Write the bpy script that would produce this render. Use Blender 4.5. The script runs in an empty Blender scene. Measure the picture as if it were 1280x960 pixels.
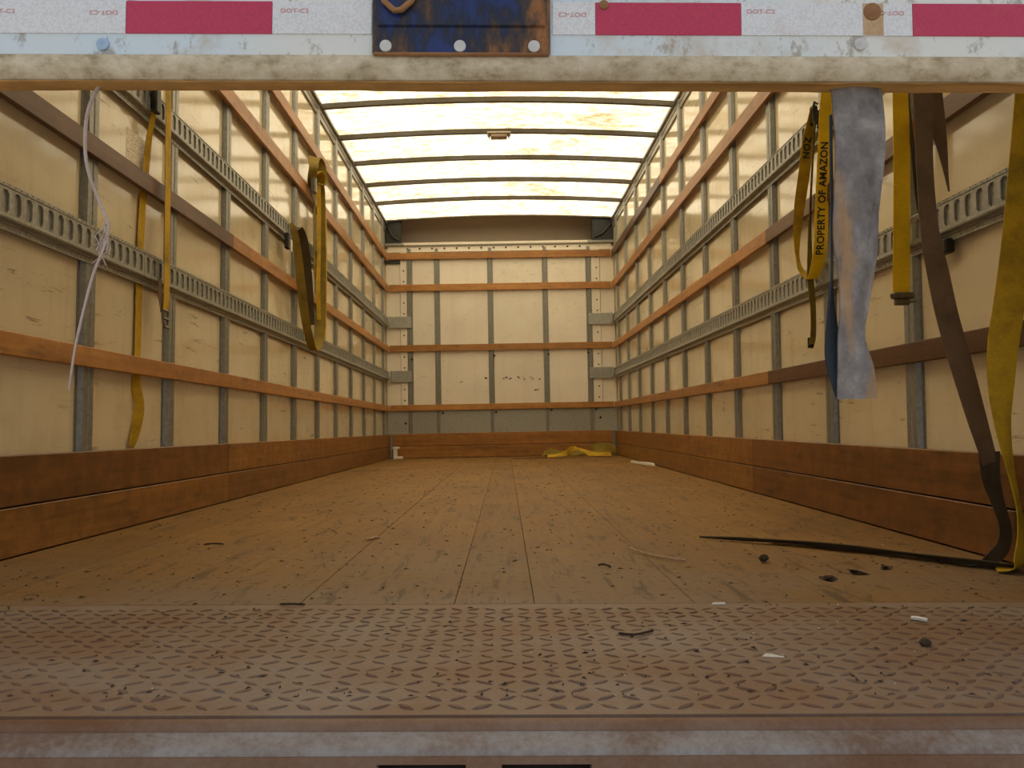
import bpy, bmesh, math, random
from mathutils import Vector, Matrix
random.seed(7)
R = math.radians
scn = bpy.context.scene
COL = scn.collection

# ------------------------------------------------------------------ camera
CAMH = 0.32525
pit, yaw, rol = R(2.956), R(0.4602), R(0.0922)
fw = Vector((math.sin(yaw)*math.cos(pit), math.cos(yaw)*math.cos(pit), math.sin(pit)))
rt = Vector((math.cos(yaw), -math.sin(yaw), 0)); up = rt.cross(fw)
rt2 = rt*math.cos(rol) + up*math.sin(rol); up2 = up*math.cos(rol) - rt*math.sin(rol)
cam = bpy.data.cameras.new('camera'); cam.sensor_width = 36; cam.lens = 1020.4457*36/1280
cam.clip_start = 0.02; cam.clip_end = 400
co = bpy.data.objects.new('camera', cam); COL.objects.link(co)
m = Matrix((rt2, up2, -fw)).transposed().to_4x4(); m.translation = (0, 0, CAMH)
co.matrix_world = m
scn.camera = co

# ------------------------------------------------------------------ world, sun, exposure
w = bpy.data.worlds.new('world'); scn.world = w; w.use_nodes = True
wn = w.node_tree; bg = wn.nodes['Background']
sky = wn.nodes.new('ShaderNodeTexSky'); sky.sky_type = 'NISHITA'; sky.sun_disc = False
sky.sun_elevation = R(58); sky.sun_rotation = R(0); sky.air_density = 1.0; sky.dust_density = 3.5; sky.ozone_density = 1.0
hs = wn.nodes.new('ShaderNodeHueSaturation'); hs.inputs['Saturation'].default_value = 0.4
wn.links.new(sky.outputs[0], hs.inputs['Color']); wn.links.new(hs.outputs[0], bg.inputs[0])
SKY_STRENGTH = 0.27
bg.inputs[1].default_value = SKY_STRENGTH
sun = bpy.data.lights.new('sun', 'SUN'); sun.energy = 10.0; sun.angle = R(3); sun.color = (1, .96, .88)
so = bpy.data.objects.new('sun', sun); COL.objects.link(so)
so.location = (0, 12, 18)
so.rotation_euler = Vector((0.12, -0.55, -0.85)).to_track_quat('-Z', 'Y').to_euler()
vs = scn.view_settings; vs.view_transform = 'Standard'; vs.look = 'None'; vs.gamma = 1; vs.use_curve_mapping = False
vs.exposure = 0.0
scn.cycles.max_bounces = 10; scn.cycles.diffuse_bounces = 7; scn.cycles.glossy_bounces = 4
scn.cycles.transmission_bounces = 6; scn.cycles.sample_clamp_indirect = 3.0; scn.cycles.blur_glossy = 1.0

# ------------------------------------------------------------------ helpers
TW = 0.0023233819964512768          # the old box body is racked a little: it twists about its long axis
def T(p):
    a = TW*p[1]; c, s = math.cos(a), math.sin(a)
    return Vector((p[0]*c - p[2]*s, p[1], p[0]*s + p[2]*c))

class MB:
    def __init__(s): s.v = []; s.f = []
    def add(s, vs_, fs):
        b = len(s.v); s.v += [tuple(q) for q in vs_]; s.f += [tuple(i+b for i in f) for f in fs]; return s
    def box(s, x0, x1, y0, y1, z0, z1, bev=0.0, seg=1):
        if bev <= 0:
            return s.add([(x0,y0,z0),(x1,y0,z0),(x1,y1,z0),(x0,y1,z0),(x0,y0,z1),(x1,y0,z1),(x1,y1,z1),(x0,y1,z1)],
                         [(0,3,2,1),(4,5,6,7),(0,1,5,4),(1,2,6,5),(2,3,7,6),(3,0,4,7)])
        bm = bmesh.new(); bmesh.ops.create_cube(bm, size=1)
        for q in bm.verts: q.co = ((x0+x1)/2+q.co.x*(x1-x0), (y0+y1)/2+q.co.y*(y1-y0), (z0+z1)/2+q.co.z*(z1-z0))
        bmesh.ops.bevel(bm, geom=bm.edges[:], offset=bev, segments=seg, affect='EDGES', profile=.5)
        bm.verts.index_update()
        s.add([tuple(q.co) for q in bm.verts], [tuple(q.index for q in f.verts) for f in bm.faces]); bm.free(); return s
    def prism(s, prof, axis, a0, a1, close=True):
        # closed profile swept along an axis. axis 'y': prof=(x,z); 'x': prof=(y,z); 'z': prof=(x,y)
        n = len(prof)
        def P(q, a): return {'y': (q[0], a, q[1]), 'x': (a, q[0], q[1]), 'z': (q[0], q[1], a)}[axis]
        vs_ = [P(q, a0) for q in prof] + [P(q, a1) for q in prof]
        fs = [(i, (i+1) % n, n+(i+1) % n, n+i) for i in range(n if close else n-1)]
        if close: fs += [tuple(range(n-1, -1, -1)), tuple(range(n, 2*n))]
        return s.add(vs_, fs)
    def cyl(s, c, axis, r, h, n=14, r2=None, dome=0.0):
        ax = Vector(axis).normalized(); t = ax.orthogonal().normalized(); b = ax.cross(t); c = Vector(c)
        r2 = r if r2 is None else r2
        vs_ = [c+(t*math.cos(2*math.pi*i/n)+b*math.sin(2*math.pi*i/n))*r for i in range(n)]
        vs_ += [c+ax*h+(t*math.cos(2*math.pi*i/n)+b*math.sin(2*math.pi*i/n))*r2 for i in range(n)]
        fs = [(i, (i+1) % n, n+(i+1) % n, n+i) for i in range(n)] + [tuple(range(n-1, -1, -1))]
        if dome > 0:
            vs_ += [c+ax*(h+dome)]; fs += [(n+i, n+(i+1) % n, 2*n) for i in range(n)]
        else: fs += [tuple(range(n, 2*n))]
        return s.add(vs_, fs)
    def tube(s, pts, r, n=8):
        pts = [Vector(p) for p in pts]; rs = r if isinstance(r, (list, tuple)) else [r]*len(pts)
        rings = []; prev = None
        for i, p in enumerate(pts):
            d = (pts[min(i+1, len(pts)-1)]-pts[max(i-1, 0)]).normalized()
            t = (prev - d*prev.dot(d)) if prev is not None else d.orthogonal()
            t.normalize(); prev = t; b = d.cross(t)
            rings.append([p+(t*math.cos(2*math.pi*k/n)+b*math.sin(2*math.pi*k/n))*rs[i] for k in range(n)])
        vs_ = [q for g in rings for q in g]; fs = []
        for i in range(len(pts)-1):
            for k in range(n): fs.append((i*n+k, i*n+(k+1) % n, (i+1)*n+(k+1) % n, (i+1)*n+k))
        fs += [tuple(range(n-1, -1, -1)), tuple(range((len(pts)-1)*n, len(pts)*n))]
        return s.add(vs_, fs)
    def blob(s, c, r, n=7, jit=.3, flat=1.0):
        c = Vector(c); vs_ = []; fs = []
        for j in range(1, 4):
            th = math.pi*j/4
            for i in range(n):
                k = 1+random.uniform(-jit, jit)
                vs_.append(c+Vector((math.cos(2*math.pi*i/n)*math.sin(th)*k, math.sin(2*math.pi*i/n)*math.sin(th)*k, math.cos(th)*flat))*r)
        vs_ += [c+Vector((0,0,r*flat)), c-Vector((0,0,r*flat))]
        for j in range(2):
            for i in range(n): fs.append((j*n+i, (j+1)*n+i, (j+1)*n+(i+1) % n, j*n+(i+1) % n))
        for i in range(n): fs += [(3*n, i, (i+1) % n), (3*n+1, 2*n+(i+1) % n, 2*n+i)]
        return s.add(vs_, fs)

ORG = {}
def obj(name, mb, mat, parent=None, smooth=False, label=None, cat=None, group=None, kind=None, twist=True, recalc=True):
    vw = [T(p) for p in mb.v] if twist else [Vector(p) for p in mb.v]
    lo = [min(q[i] for q in vw) for i in range(3)]; hi = [max(q[i] for q in vw) for i in range(3)]
    o0 = Vector(((lo[0]+hi[0])/2, (lo[1]+hi[1])/2, lo[2]))
    me = bpy.data.meshes.new(name); me.from_pydata([tuple(q-o0) for q in vw], [], mb.f); me.update()
    if recalc:
        bm = bmesh.new(); bm.from_mesh(me); bmesh.ops.recalc_face_normals(bm, faces=bm.faces[:]); bm.to_mesh(me); bm.free()
    if smooth:
        for pl in me.polygons: pl.use_smooth = True
        me.set_sharp_from_angle(angle=R(40))
    me.materials.append(mat)
    o = bpy.data.objects.new(name, me); COL.objects.link(o)
    ORG[o.name] = o0
    if parent is not None: o.parent = parent; o.location = o0 - ORG[parent.name]
    else: o.location = o0
    return tag(o, label, cat, group, kind)
def tag(o, label=None, cat=None, group=None, kind=None):
    for k, q in (('label', label), ('category', cat), ('group', group), ('kind', kind)):
        if q: o[k] = q
    return o
def thing(name, loc, label=None, cat=None, group=None, kind=None):
    o = bpy.data.objects.new(name, None); o.empty_display_size = .05; COL.objects.link(o)
    o.location = T(loc); ORG[o.name] = T(loc)
    return tag(o, label, cat, group, kind)

def spline(pts, n=6):
    P = [tuple(map(float, p)) for p in pts]; out = []
    for i in range(len(P)-1):
        a, b, c, d = P[max(i-1, 0)], P[i], P[i+1], P[min(i+2, len(P)-1)]
        for k in range(n):
            t = k/n
            out.append(tuple(.5*(2*b[j]+(c[j]-a[j])*t+(2*a[j]-5*b[j]+4*c[j]-d[j])*t*t+(3*b[j]-a[j]-3*c[j]+d[j])*t**3) for j in range(len(b))))
    out.append(P[-1]); return out
def ribbon(pts, width, thick=.0022, n=6, nw=3, cup=0.0):
    """pts: (x,y,z,ang[,wscale]) ; ang in degrees turns the width direction from +x towards +y; webbing with real thickness"""
    sp = spline([(*q, *((1.0, 0.0)[len(q)-4:])) for q in pts], n); mb = MB(); rows = []
    for i, q in enumerate(sp):
        p = Vector(q[:3]); a = R(q[3]); ws = q[4] if len(q) > 4 else 1
        d = (Vector(sp[min(i+1, len(sp)-1)][:3])-Vector(sp[max(i-1, 0)][:3])).normalized()
        tl = R(q[5]); wd = Vector((math.cos(a)*math.cos(tl), math.sin(a)*math.cos(tl), math.sin(tl))); wd = wd-d*wd.dot(d); wd.normalize()
        nm = d.cross(wd).normalized()
        fr = []
        for k in range(nw+1):
            t = k/nw*2-1; fr.append(p+wd*(t*width*ws/2)+nm*(cup*(1-t*t)))
        rows.append([q_+nm*thick/2 for q_ in fr]+[q_-nm*thick/2 for q_ in reversed(fr)])
    L = len(rows[0]); vs_ = [q for r_ in rows for q in r_]; fs = []
    for i in range(len(rows)-1):
        for k in range(L): fs.append((i*L+k, i*L+(k+1) % L, (i+1)*L+(k+1) % L, (i+1)*L+k))
    fs += [tuple(range(L-1, -1, -1)), tuple(range((len(rows)-1)*L, len(rows)*L))]
    mb.add(vs_, fs); mb.path = sp; mb.width = width
    return mb

# ------------------------------------------------------------------ materials
class NT:
    def __init__(s, name):
        s.m = bpy.data.materials.new(name); s.m.use_nodes = True; s.t = s.m.node_tree; s.b = s.t.nodes['Principled BSDF']
        s.pos = s.t.nodes.new('ShaderNodeNewGeometry').outputs['Position']
    def n(s, typ, **kw):
        q = s.t.nodes.new(typ)
        for k, v_ in kw.items(): setattr(q, k, v_)
        return q
    def ln(s, a, b): s.t.links.new(a, b)
    def noise(s, scale=(1,1,1), sc=5, detail=4, rough=.55, off=(0,0,0), dist=0, rot=(0,0,0)):
        mp = s.n('ShaderNodeMapping'); mp.inputs['Scale'].default_value = scale; mp.inputs['Location'].default_value = off; mp.inputs['Rotation'].default_value = rot
        s.ln(s.pos, mp.inputs['Vector'])
        q = s.n('ShaderNodeTexNoise'); q.inputs['Scale'].default_value = sc; q.inputs['Detail'].default_value = detail
        q.inputs['Roughness'].default_value = rough; q.inputs['Distortion'].default_value = dist
        s.ln(mp.outputs[0], q.inputs['Vector']); return q.outputs['Fac']
    def ramp(s, fac, stops):
        q = s.n('ShaderNodeValToRGB'); e = q.color_ramp.elements
        while len(e) < len(stops): e.new(.5)
        for i, (p, c) in enumerate(stops):
            e[i].position = p; e[i].color = (*c, 1) if isinstance(c, (tuple, list)) else (c, c, c, 1)
        s.ln(fac, q.inputs[0]); return q.outputs[0]
    def mix(s, fac, a, b, mode='MIX'):
        q = s.n('ShaderNodeMix', data_type='RGBA', blend_type=mode)
        for sock, v_ in ((q.inputs[0], fac), (q.inputs[6], a), (q.inputs[7], b)):
            if hasattr(v_, 'is_linked'): s.ln(v_, sock)
            elif isinstance(v_, (int, float)): sock.default_value = v_ if sock == q.inputs[0] else (v_, v_, v_, 1)
            else: sock.default_value = (*v_, 1)
        return q.outputs[2]
    def rnd(s, lo, hi):
        q = s.n('ShaderNodeObjectInfo'); r_ = s.n('ShaderNodeMapRange'); r_.inputs['To Min'].default_value = lo; r_.inputs['To Max'].default_value = hi
        s.ln(q.outputs['Random'], r_.inputs['Value']); return r_.outputs[0]
    def val(s, col, f):
        q = s.n('ShaderNodeHueSaturation'); s.ln(col, q.inputs['Color']); s.ln(f, q.inputs['Value']); return q.outputs[0]
    def bump(s, h, st=.3, dist=.002):
        q = s.n('ShaderNodeBump'); q.inputs['Strength'].default_value = st; q.inputs['Distance'].default_value = dist
        s.ln(h, q.inputs['Height']); s.ln(q.outputs[0], s.b.inputs['Normal'])
    def done(s, col, rough=.6, metal=0.0, spec=.5, coat=0.0):
        if hasattr(col, 'is_linked'): s.ln(col, s.b.inputs['Base Color'])
        else: s.b.inputs['Base Color'].default_value = (*col, 1)
        if hasattr(rough, 'is_linked'): s.ln(rough, s.b.inputs['Roughness'])
        else: s.b.inputs['Roughness'].default_value = rough
        s.b.inputs['Metallic'].default_value = metal; s.b.inputs['Specular IOR Level'].default_value = spec
        s.b.inputs['Coat Weight'].default_value = coat
        return s.m

def mat_plain(name, c, rough=.6, metal=0.0, var=.25, sc=30, stretch=(1,1,1), bump=.15, rndv=None):
    q = NT(name); nz = q.noise(stretch, sc, 5)
    col = q.ramp(nz, [(.3, tuple(x*(1-var) for x in c)), (.7, tuple(min(1, x*(1+var)) for x in c))])
    if rndv: col = q.val(col, q.rnd(*rndv))
    if bump: q.bump(nz, bump, .001)
    return q.done(col, rough, metal)
def mat_wood(name, c1, c2, along='y', rough=.45, rv=(.85, 1.12), mott=.45):
    q = NT(name); k = {'y': (40, 1.6, 40), 'x': (1.6, 40, 40)}[along]
    k2 = {'y': (9, .7, 9), 'x': (.7, 9, 9)}[along]
    g = q.noise(k, 1, 6, .6, dist=.6); b = q.noise(k2, 1, 3)
    f = q.mix(.45, g, b)
    col = q.ramp(f, [(.32, c1), (.68, c2)])
    dk = q.ramp(q.noise({'y': (30, 5, 30), 'x': (5, 30, 30)}[along], 1, 5), [(.28, .45), (.42, 1.0)])
    col = q.mix(.8, col, dk, 'MULTIPLY')
    mo = q.ramp(q.noise((1, 1, 1), 14, 6, .7, (2, 5, 1)), [(.42, .68), (.58, 1.08)]); col = q.mix(mott, col, mo, 'MULTIPLY')
    col = q.val(col, q.rnd(*rv)); q.bump(g, .25, .0015)
    return q.done(col, rough, 0, .4)
def mat_panel(name, c, rough=.10, stain=.8):
    q = NT(name)
    lo = q.noise((1, 1.2, 1.2), 1.5, 4)
    col = q.ramp(lo, [(.3, tuple(x*.88 for x in c)), (.7, c)])
    drip = q.ramp(q.noise((11, 11, 1.1), 1, 6, .7), [(.52, 0.0), (.72, 1.0)])          # brown runs down the sheet
    col = q.mix(q.mix(.30*stain, 0.0, drip), col, (c[0]*.52, c[1]*.40, c[2]*.26))
    scr = q.ramp(q.noise((14, 5, 42), 1, 6, .7, rot=(R(14), 0, 0)), [(.60, 0.0), (.645, 1.0)])   # scuffs
    msk = q.ramp(q.noise((1, 1, 1), 2.3, 3, .6, (7, 2, 4)), [(.46, .12), (.60, 1.0)]); scr = q.mix(1.0, scr, msk, 'MULTIPLY')
    col = q.mix(q.mix(.75*stain, 0.0, scr), col, (.10, .07, .035))
    blot = q.ramp(q.noise((1,1,1), 6, 5, .7, (3, 9, 2)), [(.50, 0.0), (.72, 1.0)])
    col = q.mix(q.mix(.35*stain, 0.0, blot), col, (c[0]*.6, c[1]*.48, c[2]*.3))
    col = q.val(col, q.rnd(.93, 1.04))
    q.bump(q.noise((1, 1, 1), 5, 2), .06, .004)
    return q.done(col, rough, 0, .6)
def mat_steel(name, c, rough=.45, metal=.65, rust=.25):
    q = NT(name); sp = q.noise((1,1,1), 70, 3)
    col = q.ramp(sp, [(.3, tuple(x*.78 for x in c)), (.7, tuple(x*1.15 for x in c))])
    rs = q.ramp(q.noise((1,1,1), 9, 6, .7), [(.56, 0.0), (.74, 1.0)])
    col = q.mix(q.mix(rust, 0.0, rs), col, (.16, .08, .035)); col = q.val(col, q.rnd(.9, 1.08))
    q.bump(sp, .08, .001); return q.done(col, rough, metal)
def mat_strap(name, c, dirt=(.08, .05, .02), amt=.55, rough=.75):
    q = NT(name); wv = q.noise((1,1,1), 260, 2)
    col = q.ramp(wv, [(.3, tuple(x*.8 for x in c)), (.7, c)])
    d = q.ramp(q.noise((1,1,1), 13, 6, .65), [(.46, 0.0), (.72, 1.0)])
    col = q.mix(q.mix(amt, 0.0, d), col, dirt); q.bump(wv, .35, .0008)
    return q.done(col, rough, 0, .3)

M = {}
CREAM = (.745, .645, .435)
M['panel'] = mat_panel('panel_cream', CREAM)
M['panel_back'] = mat_panel('panel_white', (.90, .83, .69), .3, .4)
M['skin'] = mat_plain('outer_skin', (.8, .8, .78), .4, 0, .05)
M['post'] = mat_steel('post_steel', (.26, .255, .22), .42, .45, .18)
M['track'] = mat_steel('track_galvanised', (.36, .355, .31), .48, .45, .3)
M['galv'] = mat_steel('sheet_galvanised', (.40, .40, .35), .35, .35, .3)
M['rail'] = mat_wood('rail_wood_orange', (.28, .115, .026), (.50, .235, .065))
M['rail_dark'] = mat_wood('rail_wood_dark', (.085, .034, .011), (.15, .064, .022))
M['rail_back'] = mat_wood('rail_wood_back', (.32, .135, .03), (.52, .25, .07), 'x')
M['kick'] = mat_wood('kick_wood', (.165, .070, .013), (.34, .150, .035), mott=.75)
M['kick_dark'] = mat_wood('kick_wood_dark', (.12, .046, .009), (.23, .093, .022), mott=.75)
M['kick_back'] = mat_wood('kick_wood_back', (.22, .09, .018), (.40, .18, .04), 'x')
M['black'] = mat_plain('black_rubber', (.02, .022, .02), .6, 0, .3)
M['dark'] = mat_plain('dark_steel', (.035, .03, .025), .5, .4, .3)
M['hook'] = mat_steel('hook_steel', (.17, .14, .10), .4, .7, .6)
M['roofrail'] = mat_steel('roof_rail_aluminium', (.25, .235, .19), .4, .4, .2)
M['bow'] = mat_steel('roof_bow_steel', (.13, .115, .085), .5, .2, .2)
M['cove'] = mat_panel('cove_sheet', (.46, .37, .26), .35, .3)  # pale sheet coloured darker to deepen the shade in the recess
M['asphalt'] = mat_plain('asphalt', (.16, .15, .14), .9, 0, .3, 40)

def mat_roof():
    q = NT('roof_translucent_fibreglass'); t = q.t
    lo = q.noise((1.0, 1.3, 1), 2.2, 6, .7)
    st = q.ramp(lo, [(.40, (.98, .91, .69)), (.54, (.82, .71, .50)), (.68, (.50, .38, .21))])
    sp = q.ramp(q.noise((1.6, 2.6, 1), 7, 6, .75, (4, 1, 0)), [(.46, (1, 1, 1)), (.62, (.58, .48, .34))])
    col = q.mix(1.0, st, sp, 'MULTIPLY')
    tr = q.n('ShaderNodeBsdfTranslucent'); df = q.n('ShaderNodeBsdfDiffuse'); mx = q.n('ShaderNodeMixShader')
    q.ln(col, tr.inputs['Color']); q.ln(col, df.inputs['Color']); mx.inputs[0].default_value = .38
    q.ln(tr.outputs[0], mx.inputs[1]); q.ln(df.outputs[0], mx.inputs[2])
    q.ln(mx.outputs[0], t.nodes['Material Output'].inputs['Surface'])
    return q.m
M['roof'] = mat_roof()

def mat_floor():
    q = NT('floor_wood')
    g = q.noise((45, 1.2, 10), 1, 6, .6, dist=.5); b = q.noise((1, .6, 1), 2.2, 5, .6)
    col = q.ramp(q.mix(.6, g, b), [(.33, (.165, .078, .012)), (.67, (.285, .145, .028))])
    col = q.val(col, q.rnd(.9, 1.1))
    oil = q.ramp(q.noise((1, .8, 1), 1.7, 4, .6, (1.3, 4.2, 0)), [(.56, 0.0), (.72, 1.0)])      # oily stain patches
    col = q.mix(q.mix(.5, 0.0, oil), col, (.075, .045, .018))
    dst = q.ramp(q.noise((1, 2.0, 1), 1.6, 6, .65, (6.1, 0.4, 0)), [(.30, 0.0), (.58, 1.0)])     # road dust carried in by feet
    yy = q.n('ShaderNodeSeparateXYZ'); q.ln(q.pos, yy.inputs[0])
    mr = q.n('ShaderNodeMapRange'); mr.inputs['From Min'].default_value = 1.5; mr.inputs['From Max'].default_value = 2.4
    mr.inputs['To Min'].default_value = .95; mr.inputs['To Max'].default_value = .06; q.ln(yy.outputs['Y'], mr.inputs['Value'])
    mt = q.n('ShaderNodeMath', operation='MULTIPLY'); q.ln(mr.outputs[0], mt.inputs[0]); q.ln(dst, mt.inputs[1])
    col = q.mix(mt.outputs[0], col, (.225, .150, .088))
    scr = q.ramp(q.noise((26, 4, 5), 1, 6, .75, (0, 0, 0), .4), [(.55, 0.0), (.62, 1.0)])
    col = q.mix(q.mix(.6, 0.0, scr), col, (.055, .028, .010))
    spk = q.ramp(q.noise((1,1,1), 38, 4, .7), [(.585, 0.0), (.64, 1.0)])
    col = q.mix(q.mix(.7, 0.0, spk), col, (.05, .028, .012))
    q.bump(q.mix(.5, g, scr), .3, .001)
    return q.done(col, .62, 0, .3)
M['floor'] = mat_floor()
M['sub'] = mat_plain('subfloor_dark', (.02, .014, .008), .9, 0, .2)
def mat_plate(name, grey, rust, lo, hi, rough=.65):
    q = NT(name)
    a = q.noise((1, 1.6, 1), 3.2, 6, .65, (2, 0, 0)); fine = q.noise((1,1,1), 120, 4, .7)
    f = q.mix(.25, a, fine); col = q.ramp(f, [(lo, rust), (hi, grey)])
    sp = q.ramp(q.noise((1,1,1), 60, 5, .7, (5, 5, 5)), [(.70, 0.0), (.76, 1.0)])
    col = q.mix(q.mix(.6, 0.0, sp), col, (.06, .035, .02))
    q.bump(fine, .3, .0012); return q.done(col, rough, .15)
M['plate'] = mat_plate('tread_plate_dusty', (.265, .195, .138), (.22, .122, .062), .42, .62)
M['bar'] = mat_plate('tread_bar_rusty', (.17, .115, .075), (.15, .068, .03), .4, .6)
M['sill'] = mat_plate('sill_grey', (.29, .255, .22), (.17, .10, .06), .42, .57)
M['sill_rust'] = mat_plate('sill_rust', (.24, .155, .105), (.155, .068, .026), .40, .66)

def mat_door_paint():
    q = NT('door_pale_paint'); a = q.noise((1,1,1), 9, 6, .7)
    bl = q.ramp(q.noise((1, 1, 1), 2.2, 3, .5, (1.5, 0, 0)), [(.42, (.74, .73, .66)), (.60, (.60, .71, .76))])
    sc = q.ramp(q.noise((1, 1, .6), 40, 6, .75), [(.555, 0.0), (.64, 1.0)])
    col = q.mix(q.mix(.7, 0.0, sc), bl, (.30, .25, .18))
    ru = q.ramp(a, [(.52, 0.0), (.70, 1.0)]); col = q.mix(q.mix(.55, 0.0, ru), col, (.45, .28, .12))
    return q.done(col, .5, 0, .4)
M['paint'] = mat_door_paint()
def mat_seal():
    q = NT('door_seal_beige'); a = q.noise((1, 1, 1.5), 28, 6, .7)
    col = q.ramp(a, [(.30, (.30, .23, .13)), (.5, (.58, .48, .32)), (.7, (.74, .65, .48))])
    d = q.ramp(q.noise((1,1,1), 7, 6, .7, (3, 0, 1)), [(.52, 0.0), (.75, 1.0)]); col = q.mix(q.mix(.6, 0.0, d), col, (.27, .17, .08))
    q.bump(a, .3, .001); return q.done(col, .8, 0, .2)
M['seal'] = mat_seal()
M['plywood'] = mat_wood('door_plywood_edge', (.36, .18, .045), (.62, .35, .11), 'x', .7)
M['doorback'] = mat_plain('door_panel_white', (.72, .71, .66), .5, 0, .08, 5)
def mat_tape(name, c, rust=.25):
    q = NT(name); vo = q.n('ShaderNodeTexVoronoi'); vo.inputs['Scale'].default_value = 330; q.ln(q.pos, vo.inputs['Vector'])
    col = q.ramp(vo.outputs['Distance'], [(.1, c), (.8, tuple(x*.82 for x in c))])
    ru = q.ramp(q.noise((1,1,1), 11, 6, .7, (.4, 0, .2)), [(.53, 0.0), (.72, 1.0)]); col = q.mix(q.mix(rust, 0.0, ru), col, (.50, .33, .18))
    return q.done(col, .35, 0, .5)
M['tape_white'] = mat_tape('tape_white', (.80, .79, .77), .35)
M['tape_red'] = mat_tape('tape_red', (.56, .028, .085), .12)
M['ink'] = mat_plain('tape_ink_red', (.62, .22, .22), .6, 0, .05)
M['ink_black'] = mat_plain('strap_ink_black', (.012, .011, .01), .7, 0, .05)
def mat_latch():
    q = NT('latch_blue_rusty')
    a = q.ramp(q.noise((2.0, 1, .8), 9, 6, .65, (.7, 0, .2)), [(.40, (.012, .030, .13)), (.48, (.008, .012, .03)), (.55, (.07, .035, .014)), (.66, (.36, .13, .022))])
    sc = q.ramp(q.noise((1,1,1), 45, 6, .75), [(.67, 0.0), (.72, 1.0)]); col = q.mix(q.mix(.7, 0.0, sc), a, (.45, .40, .30))
    q.bump(q.noise((1,1,1), 50, 4), .3, .002); return q.done(col, .42, .2)
M['latch'] = mat_latch()
M['rustbolt'] = mat_plate('bolt_rusty', (.35, .17, .06), (.20, .075, .02), .4, .6)
M['rivet'] = mat_plain('rivet_pale', (.58, .55, .50), .45, .2, .12, 90)
M['bolt'] = mat_plain('bolt_bluish', (.36, .46, .58), .4, .3, .15, 90)
M['yellow'] = mat_strap('strap_yellow', (.60, .37, .016), (.11, .07, .012), .65)
M['yellow_clean'] = mat_strap('strap_yellow_bright', (.95, .62, .014), (.35, .20, .012), .3)
M['yellow_old'] = mat_strap('strap_yellow_olive', (.27, .185, .022), (.09, .065, .015), .7)
M['olive'] = mat_strap('strap_dark_olive', (.085, .062, .03), (.03, .022, .012), .5)
M['olive_light'] = mat_strap('strap_olive_worn', (.20, .135, .03), (.05, .035, .012), .6)
M['brown'] = mat_strap('strap_brown_grey', (.20, .13, .078), (.05, .032, .02), .5)
M['cord'] = mat_strap('cord_pinkish', (.55, .43, .36), (.30, .20, .13), .45, .85)
def mat_pull():
    q = NT('pull_strap_grey_fabric'); a = q.noise((1, 1, .8), 26, 6, .7)
    col = q.ramp(a, [(.3, (.12, .10, .085)), (.5, (.21, .185, .165)), (.70, (.36, .32, .27))])
    o_ = q.ramp(q.noise((2.2, 1, .5), 9, 4, .6, (.15, 0, .62)), [(.56, 0.0), (.70, 1.0)]); col = q.mix(q.mix(.8, 0.0, o_), col, (.46, .24, .07))
    q.bump(a, .4, .002); return q.done(col, .85, 0, .2)
M['pull'] = mat_pull()
M['pull_in'] = mat_strap('pull_strap_blue_lining', (.035, .045, .055), (.022, .024, .026), .4, .85)
M['plastic'] = mat_plain('white_plastic', (.72, .68, .58), .4, 0, .1)
M['chip'] = mat_plain('debris_dark', (.05, .03, .015), .9, 0, .4, 90)
M['twig'] = mat_plain('debris_pale_wood', (.46, .31, .18), .8, 0, .3, 90)
M['lens'] = mat_plain('lamp_lens', (.33, .25, .17), .3, 0, .2)
M['lampwhite'] = mat_plain('lamp_base', (.68, .62, .50), .4, 0, .1)
def mat_sticker():
    q = NT('sticker_print'); wv = q.noise((1, 60, 260), 1, 2)
    return q.done(q.ramp(wv, [(.5, (.74, .65, .46)), (.6, (.42, .36, .26))]), .4)
M['sticker'] = mat_sticker()

# ------------------------------------------------------------------ dimensions (metres; y runs into the box)
XL, XR = -1.226, 1.181              # inner faces of rails and kick boards
PL, PR = -1.265, 1.220              # panel planes
Y0, YP, YB = 0.94, 1.515, 8.75      # sill, start of planks, front-wall rail faces
STL = [2.454+.6075*k for k in range(-2, 11)]
STR = [2.403+.610*k for k in range(-2, 11)]
ZROOF = 2.568

# ------------------------------------------------------------------ floor
floor = obj('floor', MB().box(-1.30, 1.255, .95, 9.0, -.075, -.032), M['sub'], kind='structure', label='dusty brown plank floor of the truck box with steel tread plate at the door')
seams = [XL-.03, -.97, -.68, -.378, -.093, .054, .349, .637, .943, XR+.03]
for a, b in zip(seams[:-1], seams[1:]):
    dz = random.uniform(-.0004, .0003)
    obj('floor_plank', MB().box(a+.0005, b-.0005, YP+.0005, 8.775, -.03, dz, .0009), M['floor'], floor)
plate = obj('tread_plate', MB().box(XL-.02, XR+.02, Y0, YP-.002, -.03, .0, 0), M['plate'], floor, label='rust-brown steel diamond tread plate at the doorway')
bars = MB(); pitch = .0295; ny = int((YP-Y0-.03)/pitch); nx = int((XR-XL)/pitch)
for j in range(ny):
    for i in range(nx):
        cx = XL+.02+i*pitch; cy = Y0+.024+j*pitch; a = R(random.uniform(33, 41)) if (i+j) % 2 == 0 else R(random.uniform(-41, -33))
        d = Vector((math.cos(a), math.sin(a), 0)); e = Vector((-d.y, d.x, 0)); c = Vector((cx, cy, .0004))
        l, wd, h = random.uniform(.0125, .0155), random.uniform(.003, .0042), random.uniform(.0010, .0022)
        base = [c-d*l, c-d*l*.35-e*wd, c+d*l*.35-e*wd, c+d*l, c+d*l*.35+e*wd, c-d*l*.35+e*wd]
        top = [c+(q-c)*.62+Vector((0, 0, h)) for q in base]
        bars.add(base+top, [(k, (k+1) % 6, 6+(k+1) % 6, 6+k) for k in range(6)]+[tuple(range(6, 12))])
obj('tread_pattern', bars, M['bar'], plate, kind='stuff', label='raised diamond bars of the tread plate', recalc=False)
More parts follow.
